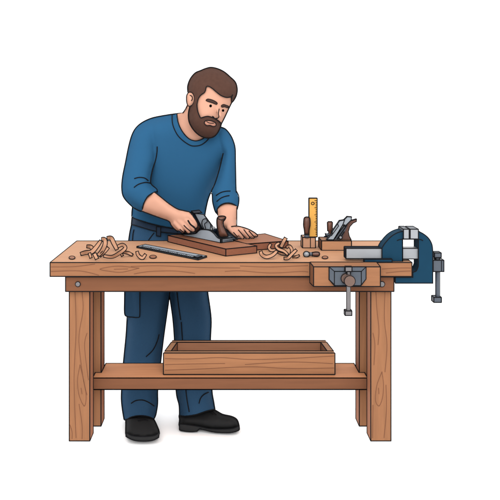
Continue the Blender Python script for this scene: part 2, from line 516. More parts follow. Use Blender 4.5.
# ------------------------------------------------------------------ metal hand plane
p0 = Pz(181.5, 234.6, ZB + .001); p1 = Pz(221, 243, ZB + .001)
uu = (p1 - p0).normalized(); ww = Vector((-uu.y, uu.x, 0)).normalized()
if ww.y < 0: ww = -ww
def Pv(px, py, off=0.0):
    """picture point on the vertical plane through the near side of the plane body, pushed off sideways"""
    o = p0 + ww * off; r = P(px, py, 0) - CAM
    tt = (o - CAM).dot(ww) / r.dot(ww)
    return CAM + r * tt
plane = thing('hand_plane', (p0 + p1) / 2 + ww * .04, 'grey metal hand plane with brown knob, gripped on the slanting board', 'hand plane')
side = cr([(181.8, 234.2), (188, 234.3), (195.6, 233.4), (198.5, 231), (201.5, 229.6), (208.8, 230.2), (213.6, 233.2), (217.2, 237.4), (221, 239.2)], 5)
m = MB()
out = [Pv(x, y) for x, y in side] + [Pv(221, 243), Pv(181.5, 235)]
m.prism(out, ww * .007, 'steel', edges=())
m.prism([q + ww * .073 for q in out], ww * .007, 'steel', ink=False)
Wd = ww * .064 + ww * .0
a0, a1 = Pv(181.8, 234.9) + ww * .0085, Pv(221, 243) + ww * .0085
zt_ = Vector((0, 0, .014))
m.hexa([a0, a1, a1 + zt_, a0 + zt_, a0 + Wd, a1 + Wd, a1 + Wd + zt_, a0 + Wd + zt_], 'dark_steel', ink=False)
e0 = Pv(221, 243); e1 = e0 + ww * .08; et = Pv(221, 239.2)
m.hexa([e0, e1, e1 + (et - e0), et, e0 - uu * .004, e1 - uu * .004, e1 + (et - e0) - uu * .004, et - uu * .004], 'steel')
m.prism([Pv(x, y, .074) for x, y in ((220, 229.5), (225, 230), (229, 232.5), (234, 237), (237.2, 239.6), (220, 239.6))], ww * .004, 'dark_steel', r=.4)
m.build('body', plane)
# iron, cap and lever, leaning back
def slab(pts, off, thick, matn, name, r=.5, **kw):
    mm = MB(); mm.prism([Pv(x, y, off) for x, y in pts], ww * thick, matn, r=r, **kw)
    return mm.build(name, plane)
slab([(190.8, 212), (194.4, 212.6), (204.2, 228.6), (201, 228.6)], .026, .012, 'navy_iron', 'chip_breaker')
slab([(194.6, 213.2), (203.6, 214.4), (214.4, 229.2), (212, 231.4), (206, 230.2), (202.4, 228)], .024, .004, 'steel', 'blade', r=.5, backink=False)
slab([(191.2, 211), (199.2, 210), (202, 212.6), (194.2, 213.4)], .020, .004, 'dark_steel', 'lever_cap', backink=False)
m = MB()
m.tube([Pv(x, y, .012) for x, y in cr([(204, 229), (201.8, 224), (203, 219.6), (206.4, 219), (207, 222), (204.6, 224), (206, 229.5)], 5)], .55)
m.tube([Pv(x, y, .012) for x, y in cr([(206.6, 219.2), (210.2, 223.6), (210.6, 228)], 5)], .5)
c = Pv(211.4, 228.6, .011); m.lathe(c, c + ww * .02, [(0, .009), (1, .009)], 'pale_steel', inkrings=((0, .009),))
c = Pv(214.4, 230.4, .016); m.lathe(c, c + ww * .02, [(0, .006), (1, .006)], 'navy_iron')
m.build('lever_screw', plane)
m = MB(); m.tube([Pv(204.4, 215, .022), Pv(217.5, 232.8, .03)], .65)
m.prism([Pv(x, y, .03) for x, y in ((202, 228), (212, 230.5), (217.5, 232.6), (219, 237.5), (203, 233))], ww * .03, 'navy_iron', ink=False); m.build('frog_rim', plane)
KB = Pv(222, 236.5, .04).y
m = MB(); fn = lambda x, y: KB
kn = cr([(217.4, 217.6), (219.5, 216.2), (223.5, 216), (225.8, 217.2), (225, 219.6), (223.4, 221.8), (223.7, 226), (226, 230.8), (228, 236), (224, 237.2), (219.6, 236.8), (218, 232), (217, 227), (216.7, 221)], 4, True)
m.inflate(kn, fn, .024, 4.5, 'handle_wood', grid=.9)
bv = m.bvh(); m.draw(bv, kn + [kn[0]], KB, .6, smooth=False)
m.draw(bv, [(217.4, 218), (220, 219.6), (223.5, 219.6), (225.6, 217.8)], KB, .5)
m.build('knob', plane)
TB = Pv(192, 232, .04).y
m = MB(); fn2 = lambda x, y: TB
to = cr([(184, 233.9), (188, 226), (190.5, 217), (194, 214), (197, 218), (200.5, 226.5), (198.5, 230.4), (194, 233.4), (189, 234.6)], 4, True)
m.inflate(to, fn2, .016, 4, 'handle_wood', grid=1.2)
bv = m.bvh(); m.draw(bv, to + [to[0]], TB, .55, smooth=False); m.build('handle', plane)

# ------------------------------------------------------------------ block, chisel, marked rule
YB_ = Yz(248.2, ZT)
blk = thing('try_square', P(309, 248, YB_), 'upright yellow marked rule fixed in a small wooden block', 'try square')
m = MB(); m.pbox(302.6, 315.5, 237.4, 248, YB_, YB_ + .07, 'block_wood'); m.tube([P(310.4, 237.6, YB_), P(310.4, 248, YB_)], .5); m.build('stock', blk)
m = MB(); m.pbox(309, 317.2, 198.2, 237.0, YB_ + .02, YB_ + .028, 'yellow_wood', skip=())
for i in range(20):
    y = 200.5 + i * 1.78
    m.tube([P(317, y, YB_ + .018), P(317 - (2.4 if i % 4 == 0 else 1.4), y, YB_ + .018)], .33)
m.tube([P(312.8 + 1.5 * math.cos(q), 203.4 + 1.3 * math.sin(q), YB_ + .018) for q in np.linspace(0, 6.5, 16)], .4)
m.build('blade', blk)
zc = P(0, 237, YB_ + .012).z
ch = thing('chisel', P(306.8, 237.2, YB_ - .012), 'chisel with a dark brown handle standing upright before the yellow rule', 'chisel')
YC = YB_ - .012 + .024
hp = [(303.8, 219), (304.6, 217.4), (307, 216.8), (309.4, 217.6), (310, 219.6), (310.1, 225), (309.2, 230), (309, 234.3), (304.6, 234.3), (304.2, 230), (303.4, 225)]
hp = cr(hp[:8], 4) + [hp[8]] + cr(hp[8:] + [hp[0]], 4)[:-1]
m = MB(); YH = YB_ + .005; m.inflate(hp, lambda x, y: YH, .015, 3.3, 'handle_wood', grid=.8)
bv = m.bvh(); m.draw(bv, hp + [hp[0]], YH, .55, smooth=False); m.build('handle', ch)
m = MB(); a_ = P(306.8, 237.2, YH); b_ = P(306.8, 234.3, YH); m.lathe(a_, b_, [(0, .0135), (1, .0125)], 'dark_steel', inkrings=((0, .0135), (1, .0125))); m.build('ferrule', ch)

# ------------------------------------------------------------------ wooden plane
YW = Yz(250.6, ZT)
wp = thing('wooden_plane', P(335, 250.6, YW), 'wooden bodied plane with a slanted steel iron, behind the long steel bar', 'hand plane')
zt2 = P(0, 240.8, YW).z
m = MB(); xx0, xx1 = X(321.6, YW), X(351.5, YW)
yb2 = YW + .11
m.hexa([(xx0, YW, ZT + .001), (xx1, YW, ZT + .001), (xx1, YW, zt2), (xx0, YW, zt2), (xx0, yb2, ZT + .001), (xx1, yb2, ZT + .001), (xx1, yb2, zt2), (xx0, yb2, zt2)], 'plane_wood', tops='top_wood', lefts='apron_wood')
m.build('body', wp)
def wslab(pts, Y, thick, mt, name, r=.5, smooth=False, lab=None):
    mm = MB(); q = cr(pts, 4, True) if smooth else pts
    mm.prism([P(x, y, Y) for x, y in q], (0, thick, 0), mt, r=r); return mm.build(name, wp)
wslab([(346, 226), (349.2, 220.8), (353, 220.2), (356.6, 219.2), (356.4, 221.6), (353, 223.2), (349.8, 226.8), (348.4, 231.6), (349.3, 236), (351.2, 239.6), (340.4, 239.6), (342.2, 232.2)], YW + .035, .016, 'handle_wood', 'handle')
wslab([(326.8, 239.7), (332, 234.2), (332.6, 231), (339.6, 220.8), (344.5, 220), (343, 224.4), (333.6, 239.8)], YW + .012, .016, 'steel', 'blade', r=.55)
wslab([(343.2, 220.8), (347.3, 216.7), (351.6, 217), (351.2, 220), (345.2, 226), (343.2, 225)], YW + .016, .014, 'steel', 'lever_cap', r=.55)
m = MB()
m.prism([P(x, y, YW + .018) for x, y in ((333.6, 239.6), (343.5, 225.5), (347.4, 225.8), (341.2, 239.6))], (0, .03, 0), 'dark_steel', ink=False)
for (a, b) in (((334.5, 238.6), (345, 224.4)), ((337, 239.2), (347, 225.2)), ((339.5, 239), (344.5, 231.5))): m.tube([P(*a, YW + .014), P(*b, YW + .014)], .6)
m.tube([P(331.5, 235.5, YW + .009), P(338.5, 226, YW + .009), P(338, 224.5, YW + .009)], .45)
c = P(340.6, 237.4, YW + .006); m.lathe(c, c + Vector((0, .02, 0)), [(0, .008), (1, .008)], 'pale_steel', inkrings=((0, .008),))
m.build('wedge', wp)
kz = [(327.2, 222.6), (328.2, 221.5), (331.6, 221.5), (332.6, 222.6), (332.4, 230.6), (331.2, 231.6), (331.2, 236.2), (328.6, 236.2), (328.6, 231.6), (327.4, 230.6)]
YK = YW + .05
m = MB(); m.inflate(kz, lambda x, y: YK, .013, 2.6, 'handle_wood', grid=.8); bv = m.bvh(); m.draw(bv, kz + [kz[0]], YK, .5, smooth=False); m.build('knob', wp)
m = MB(); c = P(325.6, 235, YK); m.lathe(c, c + Vector((.02, 0, .004)), [(0, .009), (1, .006)], 'dark_steel', inkrings=((0, .009),)); m.tube([P(324, 236.6, YK), P(328, 236.8, YK)], .9, 'navy_iron'); m.build('depth_stop', wp)

# small awl lying before the block
YA = Yz(256.8, ZT)
aw = thing('awl', P(311, 256.8, YA), 'short brown handle with a round steel head, lying on the bench top', 'hand tool')
R3 = (YA + D0) / F
m = MB(); c = P(306.6, 254.2, YA)
m.lathe(c - Vector((3.1 * R3, 0, 0)), c + Vector((2.6 * R3, 0, 0)), [(0, .002), (.08, 1.7 * R3), (.3, 2.7 * R3), (.55, 2.9 * R3), (.85, 2.4 * R3), (1, 2.0 * R3)], 'pale_steel')
bv = m.bvh(); rg = [(306.4 + 3.1 * math.cos(q), 254.2 + 2.9 * math.sin(q)) for q in np.linspace(.2, 6.4, 22)]; m.draw(bv, rg, YA, .5); m.build('head', aw)
m = MB(); m.lathe(P(309.2, 254.1, YA), P(312.2, 254.1, YA), [(0, 1.9 * R3), (1, 1.9 * R3)], 'dark_steel', inkrings=((0, 1.9 * R3), (1, 1.9 * R3))); m.build('ferrule', aw)
m = MB(); m.lathe(P(312.2, 254.1, YA), P(319.4, 254, YA), [(0, 1.7 * R3), (.5, 2.3 * R3), (.85, 2.2 * R3), (1, 1.0 * R3)], 'handle_wood')
bv = m.bvh(); q = cr([(312.2, 252.4), (316, 251.8), (319, 252.3), (319.7, 254), (319, 255.8), (316, 256.4), (312.2, 255.8)], 4); m.draw(bv, q, YA, .5, smooth=False); m.build('handle', aw)

# ------------------------------------------------------------------ wooden-jawed front vise
fv = thing('front_vise', P(347, 286.5, -.05), 'wooden jawed front vise with grey bracket on the bench front edge', 'vise')
YV = -.06
m = MB(); A = [P(313.6, 286.5, YV), P(380.4, 286.5, YV), P(380.4, 266.8, YV), P(313.6, 266.8, YV)]
Bk = [P(310, 282.8, -.004), P(376.6, 282.8, -.004), P(376.6, 262.2, -.004), P(310, 262.2, -.004)]
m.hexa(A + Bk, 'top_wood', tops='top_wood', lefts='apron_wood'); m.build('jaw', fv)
m = MB(); o6 = [(329.2, 266.9), (366, 266.9), (366, 279), (360.6, 286), (334.8, 286), (329.2, 279.6)]
m.prism([P(x, y, YV - .004) for x, y in o6], (0, .004 - .001, 0), 'dark_steel')
i6 = [(334.4, 271.4), (361.4, 271.4), (361.4, 284.6), (360.2, 285.6), (335.2, 285.6), (334.4, 284.6)]
f6 = [P(x, y, YV - .02) for x, y in i6]; b6 = [P(x, y, YV - .004) for x, y in o6]
m.add(f6 + b6, [(5, 4, 3, 2, 1, 0)] + [(i, (i + 1) % 6, 6 + (i + 1) % 6, 6 + i) for i in range(6)], 'dark_steel')
m.tube(f6 + f6[:2], .5)
for i in (0, 1, 2, 5): m.tube([f6[i], b6[i]], .5)
m.build('bracket', fv)
m = MB(); m.pbox(345.3, 352, 266.9, 271.6, YV - .034, YV - .0205, 'grey_iron'); m.pbox(347, 350.4, 271.6, 276, YV - .034, YV - .0205, 'grey_iron'); m.build('lug', fv)
m = MB()
c = P(345.6, 278, YV - .0205); m.lathe(c, c + Vector((0, -.012, 0)), [(0, .022), (1, .022)], 'pad_brown', inkrings=((1, .022),))
c = P(348.9, 280, YV - .036); m.lathe(c, c + Vector((0, -.025, 0)), [(0, .0235), (.8, .0235), (1, .022)], 'pad_brown', n=32, inkrings=((.9, .0238),))
m.build('screw_head', fv)
m = MB(); c = P(348.4, 284, YV - .05); d = P(348.4, 311.2, YV - .05)
R4 = (YV - .05 + D0) / F
m.lathe(c, d, [(0, 1.9 * R4), (1, 1.9 * R4)], 'grey_iron'); m.tube([P(346.5, 285, YV - .05), P(346.5, 311, YV - .05)], .5); m.tube([P(350.3, 285, YV - .05), P(350.3, 311, YV - .05)], .5)
m.pbox(345.2, 351.9, 311, 315.6, YV - .062, YV - .035, 'grey_iron'); m.build('handle', fv)

# ------------------------------------------------------------------ blue iron vise on the right end
bvz = thing('iron_vise', P(392, 262.3, .05), 'blue iron vise with pale jaws clamped over the right bench end', 'vise')
Y5 = .02
arch = cr([(382, 248), (385.2, 243), (391.6, 236.2), (399.5, 232), (410, 230.4), (419, 231.6), (427.4, 237), (431.8, 244), (432.8, 252)], 5)
out = [(382, 261.6)] + arch + [(432.8, 283.2), (395.3, 283.2), (395.3, 277.2), (412.8, 277.2), (412.8, 272.2)] + cr([(412.8, 272.2), (416.4, 270.8), (418.4, 266)], 4)[1:] + [(418.4, 239.2), (402.6, 239.2), (402.6, 261.6)]
m = MB(); m.prism([P(x, y, Y5) for x, y in out], (0, .07, 0), 'blue_iron', edges=(0,))
for L in ([(397, 240.6), (400, 239.5), (403, 239.3)], [(418, 239.3), (421, 239.7), (423, 240.8)]): m.tube([P(x, y, Y5 - .001) for x, y in cr(L, 4)], .5)
m.build('frame', bvz)
m = MB(); m.pbox(346, 402.4, 248.4, 258.6, .03, .08, 'pale_steel', skip=((1, 2), (1, 5), (2, 6), (5, 6)), lefts='navy_iron', tops='navy_iron')
m.pbox(402.7, 418.2, 248.4, 259, .03, .08, 'pale_steel', ink=False)
m.tube([P(402.7, 248.4, .03), P(418.2, 248.4, .03)], .55); m.tube([P(402.7, 259, .03), P(418.2, 259, .03)], .55); m.build('slide_bar', bvz)
m = MB(); za = ZT + .0015; m.box(X(364.4, .002), X(392.2, .002), .002, .019, za, za + .012, 'blue_iron'); m.build('base_plate', bvz)
for (x0, x1) in ((403.5, 409.2), (410.2, 418.4)):
    m = MB(); m.pbox(x0, x1, 229.2, 239, Y5 - .012, Y5 + .075, 'pale_steel', tops='dark_steel', lefts='dark_steel'); m.build('jaw', bvz)
YS = .05; R5 = (YS + D0) / F
m = MB(); m.pbox(433.2, 444, 260.3, 271.6, YS - .02, YS + .03, 'dark_steel'); m.tube([P(441.6, 260.4, YS - .021), P(441.6, 271.5, YS - .021)], .45); m.build('screw_head', bvz)
m = MB(); c = P(437.7, 271.7, YS); d = P(437.7, 297.6, YS); m.lathe(c, d, [(0, 2.1 * R5), (1, 2.1 * R5)], 'dark_steel')
for x in (435.6, 439.8): m.tube([P(x, 271.7, YS), P(x, 297.4, YS)], .55)
m.pbox(433.9, 441.5, 297.4, 302.5, YS - .018, YS + .018, 'dark_steel')
m.pbox(436, 439.6, 257.6, 260.2, YS - .01, YS + .01, 'dark_steel'); m.pbox(434.6, 441.3, 252.9, 257.6, YS - .018, YS + .018, 'dark_steel')
m.build('handle', bvz)

# ------------------------------------------------------------------ shavings
def shaving(path, w, label, group, Yo=0.0, taper=.6):
    c = [np.array(q) for q in cr(path, 7)]
    low = max(q[1] for q in c) + w * .45
    Y0 = min(max(Yz(low, ZT + .002), .03), .5) + Yo
    n = len(c); L = []; R = []
    for i, q in enumerate(c):
        t = c[min(i + 1, n - 1)] - c[max(i - 1, 0)]; t = t / (np.linalg.norm(t) + 1e-9)
        nn = np.array((-t[1], t[0])); u = i / (n - 1)
        hw = w * .5 * (taper + (1 - taper) * math.sin(math.pi * min(1, .12 + u * .8)) ** .6)
        Y = Y0 + (low - q[1]) * .0035
        curl = .007 * math.sin(u * 7)
        L.append(P(q[0] + nn[0] * hw, q[1] + nn[1] * hw, Y + curl)); R.append(P(q[0] - nn[0] * hw, q[1] - nn[1] * hw, Y - curl + .004))
    m = MB(); off = Vector((0, .0025, 0))
    vs = L + R + [q + off for q in L] + [q + off for q in R]; fs = []
    for i in range(n - 1):
        fs.append((i, i + 1, n + i + 1, n + i)); fs.append((2 * n + i + 1, 2 * n + i, 3 * n + i, 3 * n + i + 1))
        fs.append((i + 1, i, 2 * n + i, 2 * n + i + 1)); fs.append((n + i, n + i + 1, 3 * n + i + 1, 3 * n + i))
    fs.append((0, n, 3 * n, 2 * n)); fs.append((n - 1, 2 * n - 1 + 0, 4 * n - 1, 3 * n - 1)[::-1])
    m.add(vs, fs, 'shaving_wood')
    m.tube([L[0]] + L + R[::-1] + [L[0], L[1]], .52)
    return m.build('wood_shaving', label=label, category='wood shaving', group=group)
GL = 'wood shavings heaped on the left of the bench'; GR = 'wood shavings heaped beside the boards'
shaving([(80.6, 254), (85.5, 252.6), (91.6, 251.8), (96.5, 246.9), (100.9, 240.6)], 4.2, 'long shaving rising from the far left tip of the left heap', GL, .0, .45)
shaving([(86.8, 246.4), (91, 247), (92.6, 250.2)], 3.6, 'short stub shaving above the left tip of the left heap', GL, .02)
shaving([(101.5, 239.2), (104.6, 239.6), (105, 244.6), (101.8, 251.2), (98, 255.4)], 4.2, 'arched shaving at the middle of the left heap', GL, -.03)
shaving([(108.2, 247.4), (103.7, 252.4), (99.6, 256)], 3.6, 'straight shaving slanting down below the arched one in the left heap', GL, -.01)
shaving([(107, 238.2), (111.2, 238.2), (113.6, 243), (117, 249.6)], 4.2, 'tallest shaving of the left heap, standing above the bench edge', GL, .0)
shaving([(117.6, 246.6), (122.6, 244.8), (125.2, 248.2), (119, 253.3), (111.9, 256.8), (103.7, 255.9)], 3.4, 'looped shaving curling along the front of the left heap', GL, -.05)
shaving([(123.4, 252.2), (128.4, 253), (132.6, 255.3)], 3, 'thin shaving pointing out at the end of the left heap toward the rule', GL, .0, .35)
shaving([(89.4, 253), (91, 258)], 3.2, 'stubby shaving hanging forward near the left tip of the left heap', GL, -.02)
shaving([(94.3, 253.4), (97, 259)], 3.8, 'stubby shaving standing at the front middle of the left heap', GL, -.02, .9)
shaving([(120.8, 253.2), (122.6, 256)], 3, 'smallest stub under the loop of the left heap', GL, .0)
shaving([(260.6, 251.2), (262, 254.8), (266.7, 256.9), (272.9, 254.8), (277, 250.8)], 3.6, 'hooked shaving along the front of the right heap', GR, -.02)
shaving([(270.8, 243.8), (269, 247.5), (271.4, 250.3), (276, 249.6)], 2.9, 'small curl in the left part of the right heap', GR, .0)
shaving([(279.4, 242.8), (276.1, 245.6), (278.5, 249), (284.1, 251.3), (288, 254.8)], 2.9, 'long s-shaped shaving across the right heap', GR, .0)
shaving([(285.8, 237.8), (283.2, 242.3), (280.8, 247.2)], 3.6, 'highest shaving of the right heap, against the board end', GR, -.02, .8)
shaving([(286.4, 247.6), (289.3, 246.1), (291.7, 249.4), (291.2, 253.8)], 2.9, 'arched shaving at the upper right side of the right heap', GR, .0)
shaving([(278, 252.4), (282.3, 253.8), (287, 254.4)], 2.4, 'low flat shaving under the middle of the right heap', GR, .0)
shaving([(284, 258.4), (288, 258), (292, 254), (296.4, 249.8)], 3.2, 'straight shaving crossing the lower right end of the right heap', GR, -.03)
shaving([(292.6, 257), (296, 256.8), (299.4, 255.4)], 2.3, 'thin end of shaving pointing to the small awl', GR, .0, .4)
shaving([(137, 251.4), (138.4, 255.4), (142.4, 258), (145.6, 254.2)], 3.2, 'single curled shaving lying before the steel rule', 'loose wood shavings')

# ------------------------------------------------------------------ person
person = thing('person', (P(170, 300, .6).x, .55, ZF), 'bearded man in blue sweater and dark blue trousers leaning over the bench, planing', 'person')

# depths
dT = lerp_fn([(105, .68), (125, .70), (228, .80), (240, .80)])
dH = lambda x, y: .56
def dSL(x, y): return float(np.interp(y, [115, 150, 190, 212], [.70, .66, .58, .56]))
def dSR(x, y): return float(np.interp(y, [125, 160, 210], [.69, .62, .53]))
dTr = lerp_fn([(215, .80), (245, .78), (290, .66), (340, .56), (420, .53), (440, .5)])
dFL = lerp_fn([(140, .56), (170, .50), (185, .46), (200, .45)], 0)
dFR = lerp_fn([(200, .53), (225, .46), (240, .44)])

head_sil = cr([(187.9, 92), (187.8, 86), (190.4, 79), (195, 73.2), (200, 70.6), (206, 68.5), (211.2, 67.5), (217.7, 68.8), (224.2, 72), (230, 76.9), (235.3, 82.1), (237.2, 88.6), (236.6, 95.1), (234, 100), (231.8, 102.7), (228.8, 108.8), (224.9, 117.2), (221.6, 123.7), (220.3, 127.7), (217.7, 132.9), (213.8, 136.6), (208, 138), (201.5, 136.4), (195.6, 132.2), (191.1, 126.4), (188.8, 120.6), (188.5, 113.4), (188.5, 103)], 3, True)
torso_sil = cr([(187, 104), (184.5, 110.5), (176, 113.6), (163, 115.5), (152, 119), (144, 128), (143, 145), (142, 170), (137, 190), (132.5, 206), (131.8, 213.6), (133, 217.8), (143.8, 221.6), (155, 224.8), (171, 228), (190, 229.5), (203.5, 229.5), (204.6, 222), (205.2, 213.6), (207.8, 200.8), (210.5, 192.8), (215, 183.2), (222, 172), (230, 160), (234.5, 149), (232.6, 140), (229, 133), (221, 127), (219, 115), (205, 100)], 3, True)
notch = [(176.9, 113.7), (178.2, 122.4), (182.2, 131.2), (188.6, 138.4), (195, 140.8), (201, 139.6), (207, 136), (214, 131), (221, 127)]
tor_fill = cr(notch, 4) + cr([(221, 127), (229, 133), (232.6, 140), (234.5, 149), (230, 160), (222, 172), (215, 183.2), (210.5, 192.8), (207.8, 200.8), (205.2, 213.6), (204.6, 222), (203.5, 229.5)], 3)[1:] + cr([(203.5, 229.5), (190, 229.5), (171, 228), (155, 224.8), (143.8, 221.6), (133, 217.8)], 3)[1:] + cr([(133, 217.8), (131.8, 213.6), (132.5, 206), (137, 190), (142, 170), (143, 145), (144, 128), (152, 119), (163, 115.5), (176.9, 113.7)], 3)[1:-1]
TT, RT = .11, 22
slL = [(170, 116.5), (163, 115.6), (151.8, 118), (142.2, 122.4), (135.8, 128), (131.8, 135.2), (128.6, 146.4), (125.4, 162.4), (122.5, 177), (121.7, 188.8), (123.8, 197.6), (131.8, 206.4), (139, 210.8), (142.2, 211.2)]
cuffL = [(142.2, 211.2), (143.6, 204), (147.8, 196.4), (154.2, 192.3), (157.4, 191.8)]
inL = [(157.4, 191.8), (156.6, 189), (151.3, 184), (150.8, 179), (152.6, 169.6), (155.4, 161), (156.9, 152.8), (157.1, 147)]
polyL = cr(slL, 3) + cr(cuffL, 3)[1:] + cr(inL, 3)[1:] + cr([(157.1, 147), (162, 135), (172, 124)], 3)[1:]
slR = [(212, 128), (221, 127), (225.5, 129), (230, 134.2), (233.3, 140.7), (235.3, 149), (235.6, 164), (236.2, 189.6), (236.8, 191.6), (238.8, 196), (238.9, 202.4), (237.4, 209)]
cuffR = [(237.4, 209), (236.2, 206), (231, 203.3), (224.6, 203.3), (219.3, 206.2), (217, 210.4), (217.4, 214.2)]
inR = [(217.4, 214.2), (215, 211.2), (212.6, 202.4), (212.1, 194.5), (211, 192), (215, 183.2), (219, 170.4), (221.4, 160.8), (223, 153.6)]
polyR = cr(slR, 3) + cr(cuffR, 3)[1:] + cr(inR, 3)[1:] + cr([(223, 153.6), (216, 142)], 3)[1:]

sw = MB()
tor_long = [q for q in torso_sil if q[1] < 214] ; _i = max(range(len(tor_long)), key=lambda k: math.dist(tor_long[k], tor_long[(k + 1) % len(tor_long)]))
tor_long = tor_long[:_i + 1] + [(131.6, 222), (131, 250), (206, 250), (204.6, 222)] + tor_long[_i + 1:]
sw.inflate(tor_fill, dT, TT, RT, 'sweater', profile=tor_long, grid=2.0)
profL = cr(slL[:-1], 3) + [(141, 210.9), (160, 225), (178, 208), (157.8, 192)] + cr(inL, 3)[1:] + cr([(157.1, 147), (162, 135), (172, 124)], 3)[1:]
sw.inflate(polyL, dSL, .065, 15, 'sweater', profile=profL, grid=1.8)
profR = cr(slR, 3) + [(237, 240), (218, 240)] + cr(inR, 3) + cr([(223, 153.6), (216, 142)], 3)[1:]
sw.inflate(polyR, dSR, .058, 12, 'sweater', profile=profR, grid=1.6)
sw.fuse(.006, 'sweater', 3)
bv = sw.bvh()
sw.draw(bv, slL[1:], .6, .62); sw.draw(bv, cuffL, .55, .62); sw.draw(bv, inL, .62, .6)
sw.draw(bv, [(182.6, 113), (172.6, 114.1), (163, 115.6)], .7, .62)
sw.draw(bv, slR[1:], .6, .62); sw.draw(bv, cuffR, .52, .62); sw.draw(bv, inR, .6, .6)
sw.draw(bv, notch[:7], .62, .6)
sw.draw(bv, [(172, 114.3), (172.6, 124), (176.6, 133.6), (182.2, 140), (190, 145.2), (196, 146), (201.5, 144.7), (206, 141.6), (208.8, 138.6)], .62, .6)
sw.draw(bv, [(132.4, 207), (131.8, 213.6), (133, 217.8), (143.8, 221.6), (155, 224.8), (171, 228), (190, 229.5)], .78, .62)
sw.draw(bv, [(204.6, 222), (205.2, 213.6), (207.8, 200.8), (210.6, 192.8)], .78, .6)
for L in ([(134.2, 178.6), (139, 177.4), (144.6, 178), (148.4, 180.6)], [(133.9, 187.5), (138.6, 184.2), (145.4, 182.4), (150.6, 183)],
          [(216, 195.4), (221, 192.4), (226, 191.2), (230.4, 191)], [(216.6, 201.4), (221, 198), (225.6, 196.2), (229.4, 195.5)]):
    sw.draw(bv, L, .6, .58)
sw.build('sweater', person)

# body: head, neck, arms and hands are one surface
bd = MB()
bd.inflate(head_sil, dH, .10, 24, 'skin', grid=1.6)
ear = cr([(188.5, 92.5), (186.5, 95.8), (186.5, 101.6), (187.8, 105.5), (189.8, 106.4), (192.4, 104.9), (194.3, 100.3), (194, 95.8), (192.4, 92.9), (190.4, 92.1)], 3, True)
bd.inflate(ear, lambda x, y: .505, .022, 4, 'skin', grid=1.0)
neck_fill = [(190, 96), (187, 104), (184.3, 110.8), (182.4, 113), (176, 114.2), (170, 120), (172, 130), (178, 140), (188, 148), (200, 148), (212, 140), (219, 130), (218, 110)]
bd.inflate(neck_fill, dT, TT, RT, 'skin', profile=torso_sil, dh=-.014)
bd.limb([(200, 140, .76, 10), (182, 175, .80, 12), (174, 215, .83, 13), (174, 232, .84, 13)], 'skin')
bd.limb([(185, 130, .76, 6), (158, 133, .73, 6), (142, 150, .69, 6.5), (136, 180, .61, 6), (144, 200, .57, 6.2)], 'skin')
bd.limb([(200, 135, .76, 6), (214, 140, .74, 4.5), (227, 160, .67, 4), (227, 190, .575, 4.5), (227, 206, .535, 6.5)], 'skin')
for xs in ((158, 150, 143, 141), (187, 192, 196, 196)):
    bd.limb([(xs[0] * .6 + 174 * .4, 228, .83, 8), (xs[1], 290, .68, 8), (xs[2], 360, .57, 7), (xs[3], 412, .54, 5)], 'skin')
bd.limb([(196, 411, .54, 4.5), (205, 420, .51, 3.5), (222, 424, .48, 3)], 'skin'); bd.limb([(141, 411, .54, 4.5), (142, 420, .48, 3.5), (142, 428, .40, 3)], 'skin')
# forearm and hand on the plane
faL = cr([(150, 194.5), (155.2, 192.5), (161.4, 197.4), (169.4, 203.8), (177.4, 208.8), (183.8, 210.5), (189.4, 211.8), (191.5, 215), (190, 222), (187, 228), (180, 231), (175, 229.4), (171.2, 225.2), (169, 221.4), (159.8, 217.9), (150.2, 214.4), (141.6, 211), (138, 206), (140, 198)], 4, True)
bd.inflate(faL, dFL, .038, 8.5, 'skin', grid=1.3)
fingL = [[(186, 214.6, .455, 3.0), (191.6, 218.6, .435, 2.8), (195, 223, .43, 2.6), (195.6, 226, .435, 2.3)],
         [(183, 218, .45, 3.0), (188.6, 223, .425, 2.7), (192.2, 227, .42, 2.5), (193.4, 229.8, .425, 2.2)],
         [(179.4, 221, .45, 2.8), (184.2, 226, .425, 2.5), (187.4, 229.4, .42, 2.3), (188.8, 231.6, .425, 2.0)],
         [(175.6, 223, .46, 2.6), (179.4, 227.6, .435, 2.2), (181.8, 229.8, .43, 2.0), (183, 231.2, .435, 1.7)],
         [(184, 213.6, .49, 2.8), (190, 215.6, .53, 2.6), (195, 220, .55, 2.3)]]
for c in fingL: bd.limb(c, 'skin', 12)
faR = cr([(217.8, 207), (226, 201), (236.8, 206), (236.9, 216), (236.8, 225.6), (242.2, 227), (248, 229.4), (250, 232), (245, 235), (239, 236), (234.6, 236.8), (230, 232.8), (225.4, 229), (221, 226), (218.6, 222), (217.5, 216)], 4, True)
bd.inflate(faR, dFR, .036, 8, 'skin', grid=1.3)
fingR = [[(233, 228.6, .44, 2.9), (237.4, 231.8, .43, 2.6), (240.4, 235, .43, 2.3), (242.2, 237.2, .435, 2.0)],
         [(239, 228.8, .44, 2.6), (243.2, 231.6, .43, 2.4), (246.2, 234.6, .43, 2.2), (248, 236.8, .435, 1.9)],
         [(243.6, 229.2, .45, 2.3), (248, 231.8, .44, 2.2), (251, 234.4, .44, 2.0), (252.6, 236.2, .445, 1.7)],
         [(246.6, 229.8, .46, 1.9), (251, 231.8, .455, 1.8), (254.4, 234, .455, 1.6), (256, 235.4, .46, 1.4)],
         [(229, 227.6, .43, 2.4), (232.6, 231.8, .415, 2.2), (236.2, 235.2, .415, 1.8)]]
for c in fingR: bd.limb(c, 'skin', 12)
